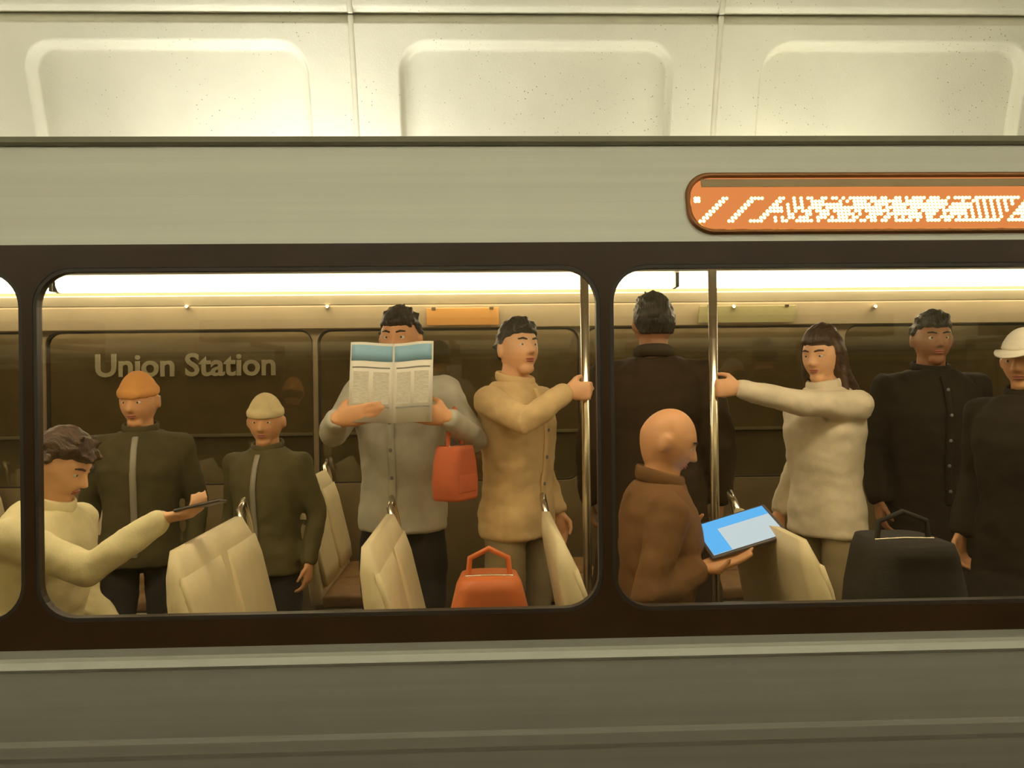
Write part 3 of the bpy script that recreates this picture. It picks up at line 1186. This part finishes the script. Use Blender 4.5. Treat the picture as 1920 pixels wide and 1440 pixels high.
    # ---- hair
    if hair and style != 'bald':
        hb = bmesh.new()
        base = head_fn(hs)
        inf = {'short': 1.12, 'long': 1.13, 'curly': 1.22, 'bob': 1.16}[style]

        def hf(p):
            q = base(p)
            x, y, z = q.x / hs, q.y / hs, q.z / hs
            line = 0.056 - 0.25 * max(0, abs(x) - 0.040) + 0.010 * noise.noise(Vector((x * 60, y * 60, 1)))
            face = y < -0.012 and z < line
            if style in ('short', 'curly'):
                face = face or (z < -0.045 + 0.02 * (y < 0.03)) or (abs(x) > 0.05 and y < 0.012 and z < 0.005)
            elif style in ('long', 'bob'):
                face = y < -0.028 and z < line
            nn = 1 + 0.07 * noise.noise(Vector((x * 70, y * 28, z * 28)))
            if style == 'curly':
                nn = 1 + 0.10 * noise.noise(Vector((x, y, z)) * 38)
            if hat and z > 0.02:
                return q * 0.9
            up = Vector((0, 0, 0.010 * hs * max(0, z / 0.116)))
            return q * 0.88 if face else q * inf * nn + up
        ellipsoid(hb, hc, (0.0785 * hs, 0.097 * hs, 0.116 * hs), RH, 48, 36, hf)
        if not hat and style in ('short', 'curly'):
            rg = random.Random(int(H * 1000))
            for _ in range(90):
                th_, z_ = rg.uniform(0, 2 * PI), rg.uniform(0.012, 0.112)
                rad = math.sqrt(max(0.0, 1 - (z_ / 0.118) ** 2))
                d_ = Vector((0.0785 * rad * math.cos(th_), 0.097 * rad * math.sin(th_), z_))
                if d_.y < 0.0 and z_ < 0.062 + (0.012 if abs(d_.x) > 0.05 else 0):
                    continue
                tip = d_ * rg.uniform(1.14, 1.24) + Vector((rg.uniform(-0.012, 0.012), rg.uniform(-0.022, 0.004), rg.uniform(-0.014, 0.006)))
                tube(hb, [F(*(d_ * 0.98)), F(*(d_.lerp(tip, 0.6) + d_ * 0.03)), F(*tip)], [0.013 * hs, 0.011 * hs, 0.005 * hs], n=7)
        if style in ('long', 'bob'):
            L_ = 0.33 if style == 'long' else 0.17
            for x, y, r in ((0, 0.055, 0.052), (-0.058, 0.03, 0.034), (0.058, 0.03, 0.034), (-0.072, 0.0, 0.022), (0.072, 0.0, 0.022)):
                q = F(x, y, 0.02)
                tube(hb, [q, F(x * 1.12, y * 1.2, -0.08), q + Vector((x * 0.3, 0.055 if y > 0.02 else 0.0, -L_ * hs)) + RL @ Vector((0, 0.02, 0))],
                     [r * hs, r * 1.05 * hs, r * 0.55 * hs], n=12)
        remesh('hair', hb, hair, root, 0.0070, 1, 0.0022, 55)
    if hat:
        kind, hm = hat
        hb = bmesh.new()

        def kf(p):
            q = head_fn(hs)(p)
            z = q.z / hs
            y = q.y / hs
            cut = 0.030 if kind == 'beanie' else 0.040
            if z < cut:
                return Vector((q.x * 0.8, q.y * 0.8, cut * hs))
            return Vector((q.x * 1.10, q.y * 1.09, q.z * (1.20 if kind == 'beanie' else 1.13)))
        ellipsoid(hb, hc, (0.0785 * hs, 0.097 * hs, 0.116 * hs), RH, 40, 30, kf)
        if kind == 'beanie':
            pts = [F(0.0775 * math.cos(a), 0.0965 * math.sin(a), 0.044) for a in [2 * PI * j / 28 for j in range(29)]]
            tube(hb, pts, [(0.021 * hs, 0.0095 * hs)] * 29, n=10, ref=RH @ Vector((0, 0, 1)), cap=False)
        ho = remesh('beanie' if kind == 'beanie' else 'cap', hb, hm, root, 0.0065, 3, 0.001, 50)
        if kind == 'cap':
            b2 = bmesh.new()
            L = []
            for dz_ in (0.0, 0.006):
                L.append([b2.verts.new(F(0.078 * math.cos(a) * (1 - 0.10 * math.sin(a)), -0.070 - 0.105 * math.sin(a), 0.048 + dz_ - 0.018 * math.sin(a)))
                          for a in [PI * j / 16 for j in range(17)]])
            ring_between(b2, L); b2.faces.new(L[0]); b2.faces.new(L[1][::-1])
            obj('visor', b2, hm, ho, True)
    # ---- upper clothing
    cb = bmesh.new()
    z0 = 0.50 if coat else 0.84
    if pose == 'sit':
        z0 = 0.84
    torso(cb, 0.020 if not coat else 0.030, (z0, 1.485), 0.25 if coat else 0.0)
    g = 0.013 if not coat else 0.022
    for (S, E, Wp, f, n, th, curl, tb) in arms:
        C = B(0, 0.008, 1.40)
        tube(cb, [S.lerp(C, 0.45), S, S.lerp(E, 0.35)], [(0.055 + g) * k, (0.056 + g) * k, (0.048 + g) * k], n=14)
        if sleeve >= 1:
            tube(cb, [S, S.lerp(E, 0.35), E, E.lerp(Wp, 0.4), E.lerp(Wp, 0.93)],
                 [(0.056 + g) * k, (0.048 + g) * k, (0.042 + g) * k, (0.038 + g) * k, (0.030 + g) * k], n=14)
        else:
            tube(cb, [S, S.lerp(E, 0.35), S.lerp(E, sleeve)], [(0.056 + g) * k, (0.049 + g) * k, (0.046 + g) * k], n=14)
    nm = 'coat' if coat else 'shirt'
    shirt = remesh(nm, cb, top, root, 0.0125, 3, 0.0060, 11)
    if front:
        pb_ = bmesh.new()
        zz = [0.90 + 0.055 * j for j in range(11)]
        inf_ = 0.020 if not coat else 0.030

        def hy_at(z):
            T_ = [(0.84, 0.111), (0.95, 0.111), (1.06, 0.103), (1.18, 0.118), (1.30, 0.128), (1.39, 0.104), (1.445, 0.074), (1.485, 0.054)]
            for (za, ha), (zb, hb2) in zip(T_, T_[1:]):
                if za <= z <= zb:
                    return ha + (hb2 - ha) * (z - za) / (zb - za)
            return 0.06
        pl = [B(0, -(hy_at(z) * bulk + inf_ + 0.004), z) for z in zz]
        tube(pb_, pl, [(0.016 * k, 0.007 * k)] * len(pl), n=8, ref=ax)
        pk = obj('placket' if front == 'buttons' else 'zip', pb_, top if front == 'buttons' else 'fixture', shirt, True)
        if front == 'buttons':
            for p_ in pl[1::2]:
                q_ = bmesh.new()
                ellipsoid(q_, p_ + RL @ Vector((0, -0.008, 0)), (0.008, 0.004, 0.008), None, 10, 6)
                obj('button', q_, 'ink', shirt, True)
    # collar
    cb = bmesh.new()
    pts = []
    for j in range(25):
        a = 2 * PI * j / 24
        pts.append(B(0, 0.008, 1.497) + ax * 0.076 * k * math.cos(a) + ay * 0.078 * k * math.sin(a) + az * (0.016 * math.sin(a)) * k)
    tube(cb, pts, [((0.026 if not front else 0.019) * k, 0.008 * k)] * 25, n=8, ref=az, cap=False)
    obj('collar', cb, collar or top, shirt, True)
    # ---- trousers and shoes
    cb = bmesh.new()
    torso(cb, 0.002, (0.84, 0.95))
    for pts in legs:
        tube(cb, pts[:-1] + [pts[-1] + Vector((0, 0, 0.0))], [(r + 0.012) * k for r in LR[:-1]] + [0.052 * k], n=14)
    remesh('trousers', cb, bottom, root, 0.016, 3, 0.004, 9)
    for pts in legs:
        sb = bmesh.new()
        an = pts[-1]
        loops = []
        for y, hx, z1 in ((0.065, 0.022, 0.05), (0.05, 0.034, 0.085), (0.0, 0.038, 0.10), (-0.06, 0.041, 0.075), (-0.12, 0.045, 0.055), (-0.175, 0.036, 0.04), (-0.195, 0.018, 0.028)):
            loops.append([sb.verts.new((an.x + hx * cx_, an.y + y, max(0.0, z_ * z1))) for cx_, z_ in
                          ((-1, 0), (-1.05, 0.3), (-0.8, 0.75), (0, 1), (0.8, 0.75), (1.05, 0.3), (1, 0))])
        ring_between(sb, loops); sb.faces.new(loops[0]); sb.faces.new(loops[-1][::-1])
        obj('shoe', sb, 'shoe', root, True)
    return root


def floor_at(px, py, Y):
    p = P(px, py, Y)
    return (p.x, p.y, 0.0)


mat('hair_black', (0.020, 0.013, 0.008), 0.42, var=0.5, vscale=22, stretch=(6, 1, 1.2), bump=0.6, bscale=40)
mat('hair_brown', (0.065, 0.033, 0.015), 0.42, var=0.5, vscale=22, stretch=(6, 1, 1.2), bump=0.6, bscale=40)
cloth('grey_shirt', (0.52, 0.51, 0.44))
cloth('dark_jacket', (0.030, 0.024, 0.016))
cloth('brown_coat', (0.048, 0.030, 0.016))
cloth('brown_top', (0.20, 0.105, 0.045))
cloth('tan_shirt', (0.74, 0.55, 0.29))
cloth('cream_blouse', (0.82, 0.74, 0.58))
cloth('cream_jacket', (0.80, 0.73, 0.46))
cloth('olive_jacket', (0.085, 0.072, 0.032))
cloth('green_jacket', (0.115, 0.100, 0.045))
cloth('cream_knit', (0.74, 0.62, 0.36))
cloth('orange_knit', (0.78, 0.38, 0.12))
cloth('white_cap', (0.72, 0.69, 0.58))
cloth('dark_trousers', (0.025, 0.022, 0.020))
cloth('khaki_trousers', (0.32, 0.26, 0.15))
cloth('blue_grey', (0.16, 0.17, 0.15))

# man gripping the pole, tan shirt, seen from his right side
fB, nB = Vector((1, -0.12, 0)).normalized(), Vector((0.12, 1, 0)).normalized()
wB = Vector((PB.x, PB.y, PB.z)) - fB * 0.074 - nB * 0.031
person('passenger in tan shirt gripping the steel pole with the right hand', floor_at(968, 650, 3.34), math.radians(52), 1.745, 'skin_light',
       'tan_shirt', 'khaki_trousers', 'hair_black', front='buttons', head=(-22, -4),
       armR=dict(w=wB, f=fB, n=nB, s=(0, 0, 1), curl=(62, 78, 50), thumb=1.0, hint=(-0.2, -0.9, -0.45)))
# passenger in cream blouse reaching left to the other pole
fC, nC = Vector((-1, -0.12, 0)).normalized(), Vector((-0.12, 1, 0)).normalized()
wC = Vector((PC.x, PC.y, PC.z)) - fC * 0.074 - nC * 0.031
person('passenger in cream blouse and khaki trousers reaching to the pole', floor_at(1545, 660, 3.36), math.radians(-70), 1.70, 'skin_light',
       'cream_blouse', 'khaki_trousers', 'hair_brown', style='bob', head=(20, 8),
       armL=dict(w=wC, f=fC, n=nC, s=(0, 0, 1), curl=(62, 78, 50), thumb=1.0, hint=(0.2, -0.4, -1)))
# newspaper reader
nc = P(737, 716, 2.985)
person('passenger in grey shirt reading a raised newspaper', floor_at(752, 650, 3.38), math.radians(-12), 1.80, 'skin_warm',
       'grey_shirt', 'dark_trousers', 'hair_black', front='buttons', head=(0, 6),
       armR=dict(w=nc + Vector((-0.205, -0.030, -0.135)), f=(1, -0.10, 0.18), n=(0.1, 1, 0), s=(0, 0, 1), curl=(8, 12, 10), thumb=0.9, hint=(-0.6, 0, -1)),
       armL=dict(w=nc + Vector((0.205, -0.030, -0.135)), f=(-1, -0.10, 0.18), n=(-0.1, 1, 0), s=(0, 0, 1), curl=(8, 12, 10), thumb=0.9, hint=(0.7, 0, -1)))
# tall passenger seen from behind
person('passenger in dark brown coat seen from behind between the poles', floor_at(1225, 650, 3.44), math.radians(172), 1.86, 'skin_brown',
       'brown_coat', 'dark_trousers', 'hair_black', coat=1.0, head=(18, 0), bulk=1.08)
# dark jacket passenger
person('passenger in dark jacket facing the platform window', floor_at(1746, 650, 3.62), math.radians(-4), 1.785, 'skin_brown',
       'dark_jacket', 'dark_trousers', 'hair_black', front='buttons', coat=1.0, head=(-6, 4), bulk=1.05)
# white capped passenger at the edge
person('passenger in white cap and dark coat at the pane edge', floor_at(1925, 650, 2.95), math.radians(-62), 1.66, 'skin_warm',
       'dark_jacket', 'dark_trousers', 'hair_black', coat=1.0, hat=('cap', 'white_cap'), head=(8, 8))
# short passengers under the station lettering
person('passenger in orange knit hat and olive jacket under the lettering', floor_at(262, 740, 3.40), math.radians(10), 1.53, 'skin_warm',
       'olive_jacket', 'dark_trousers', 'hair_black', front='zip', hat=('beanie', 'orange_knit'), head=(-12, 10))
person('passenger in cream knit hat and green jacket beside the newspaper reader', floor_at(500, 760, 3.42), math.radians(-14), 1.43, 'skin_warm',
       'green_jacket', 'dark_trousers', 'hair_brown', front='zip', hat=('beanie', 'cream_knit'), head=(14, 8))
# seated: cream jacket, and tablet user
pj = P(95, 900, 2.62)
ph = P(360, 962, 2.52)
person('seated passenger in cream jacket holding a phone', (-1.50, 2.64, 0), math.radians(84), 1.68, 'skin_light',
       'cream_jacket', 'dark_trousers', 'hair_brown', pose='sit', lean=math.radians(10), style='short', head=(0, 18),
       armR=dict(w=ph + Vector((-0.09, 0.0, -0.015)), f=(1, 0, 0.15), n=(0, 0.3, 1), s=(0, 1, -0.2), curl=(25, 35, 30), thumb=0.8, hint=(-0.4, -0.6, -1)))
pt = P(1392, 990, 2.66)
person('seated passenger in brown top holding a tablet', (0.56, 2.72, 0), math.radians(88), 1.76, 'skin_warm',
       'brown_top', 'dark_trousers', 'hair_brown', pose='sit', style='bald', lean=math.radians(4), head=(-6, 20),
       armR=dict(w=pt + Vector((-0.165, -0.085, -0.112)), f=(0.96, 0, 0.275), n=(-0.26, -0.33, 0.90), s=(0, -0.94, -0.34), curl=(4, 8, 8), thumb=0.7, hint=(-0.5, -0.5, -1)),
       armL=dict(w=pt + Vector((-0.165, 0.085, -0.055)), f=(0.96, 0, 0.275), n=(-0.26, -0.33, 0.90), s=(0, 0.94, 0.34), curl=(4, 8, 8), thumb=0.7, hint=(-0.5, 0.5, -1)))

# ------------------------------------------------------------------ things the passengers hold or have set down
# newspaper: two leaves with a fold, blue masthead
nc = P(737, 716, 2.985)
np_ = tag(empty('newspaper', nc), 'open white newspaper with a blue masthead held before the reader', 'newspaper')
np_.rotation_euler = (math.radians(-10), 0, math.radians(-6))


def leaf(s, m, z0, z1, off, u0=0.0, u1=0.155):
    bm = bmesh.new()
    L = []
    for i in range(9):
        u = u0 + (u1 - u0) * i / 8
        y = -0.035 * math.sin(min(1, u / 0.155) * PI * 0.5) + 0.006 * math.sin(u * 40)
        L.append([bm.verts.new((s * u, y + off, z0)), bm.verts.new((s * u, y + off, z1)), bm.verts.new((s * u, y + off + 0.0025, z1)), bm.verts.new((s * u, y + off + 0.0025, z0))])
    for a_, b_ in zip(L, L[1:]):
        for j in range(4):
            bm.faces.new((a_[j], a_[(j + 1) % 4], b_[(j + 1) % 4], b_[j]))
    bm.faces.new(L[0]); bm.faces.new(L[-1][::-1])
    return bm


for s in (-1, 1):
    lf = obj('leaf', leaf(s, 'paper', -0.155, 0.145, 0.0), 'paper', np_, True)
    obj('masthead', leaf(s, 'paper_blue', 0.075, 0.135, -0.0012, 0.004, 0.150), 'paper_blue', lf, True)
    for z in (0.048, -0.10):
        obj('rule', leaf(s, 'ink', z, z + 0.005, -0.0012, 0.012, 0.145), 'ink', lf)
    for u in (0.015, 0.085):
        obj('column', leaf(s, 'ink', -0.085, 0.035, -0.0008, u, u + 0.055), mat('newsprint', (0.62, 0.61, 0.54), 0.85, var=0.18, vscale=160, stretch=(0.3, 1, 3)), lf)

# phone in the cream jacket passenger's hand
t = tag(empty('phone', ph + Vector((0.0, 0.0, 0.012))), 'dark phone in the hand of the cream jacket passenger', 'phone')
t.rotation_euler = (math.radians(-10), math.radians(-12), 0)
obj('case', bbox(-0.045, 0.10, -0.036, 0.036, 0.0, 0.009, 0.004), 'tablet_case', t)
obj('screen', bbox(-0.038, 0.093, -0.032, 0.032, 0.009, 0.0100, 0.0), mat('phone_glass', (0.02, 0.02, 0.02), 0.1), t)

# tablet, lit screen tilted toward its user and the window
t = tag(empty('tablet', pt), 'bright blue lit tablet screen in the hands of the passenger in brown', 'tablet')
t.rotation_euler = (math.radians(20), math.radians(-16), 0)
obj('case', bbox(-0.15, 0.12, -0.11, 0.10, -0.010, 0.0, 0.004), 'tablet_case', t)
obj('screen', bbox(-0.138, 0.108, -0.098, 0.088, 0.0, 0.0015, 0.0), 'screen_pale', t)
obj('screen_banner', bbox(-0.138, 0.108, 0.035, 0.088, 0.0015, 0.0025, 0.0), 'screen_blue', t)
obj('screen_sidebar', bbox(-0.138, -0.075, -0.098, 0.035, 0.0015, 0.0025, 0.0), 'screen_blue', t)


def bag(name, loc, dx, dy, h, m, label, cat, hh=0.085, rotz=0.0):
    t = tag(empty(name, loc, rotz), label, cat)
    bm = bmesh.new()
    loops = []
    for f, s in ((0, 0.90), (0.06, 1.0), (0.35, 1.04), (0.7, 0.94), (0.92, 0.78), (1.0, 0.66)):
        pts = rrect(-dx * s, dx * s, -dy * (1.0 if f < 0.5 else 0.98), dy * (1.0 if f < 0.5 else 0.98), min(dx * s, dy) * 0.6, 6)
        loops.append([bm.verts.new((u, v, f * h)) for u, v in pts])
    ring_between(bm, loops); bm.faces.new(loops[0][::-1]); bm.faces.new(loops[-1])
    b = obj('bag_body', bm, m, t, True)
    obj('pocket', bbox(-dx * 0.7, dx * 0.7, -dy * 1.06, -dy * 0.8, h * 0.12, h * 0.5, 0.012, 3), m, t, True)
    bm = bmesh.new()
    tube(bm, [(-dx * 0.5, 0, h * 0.97), (-dx * 0.45, 0, h * 1.0 + hh * 0.65), (0, 0, h + hh), (dx * 0.45, 0, h * 1.0 + hh * 0.65), (dx * 0.5, 0, h * 0.97)], [0.009] * 5, n=8, ref=(0, 1, 0))
    obj('handle', bm, m, t, True)
    bm = bmesh.new()
    tube(bm, [(-dx * 0.55, -0.012, h * 1.0), (0, -0.012, h * 1.006), (dx * 0.55, -0.012, h * 1.0)], [0.004] * 3, n=6)
    obj('zip', bm, 'pole_steel', t, True)
    return t


hb_ = P(905, 1040, 2.55)
bag('handbag', (hb_.x + 0.02, 2.55, 0.462), 0.135, 0.10, 0.40, 'orange_leather', 'orange red leather handbag standing on a cream window bench', 'bag')
bag('backpack', (1.33, 2.52, 0.462), 0.17, 0.15, 0.50, 'black_nylon', 'black nylon backpack standing on a cream window bench', 'backpack')
bag('shoulder_bag', (nc.x + 0.225, nc.y + 0.03, nc.z - 0.155 + 0.052 - 0.34), 0.085, 0.06, 0.20, 'red_cloth', 'red cloth bag hung over the forearm of the newspaper reader', 'bag', 0.14, math.radians(55))
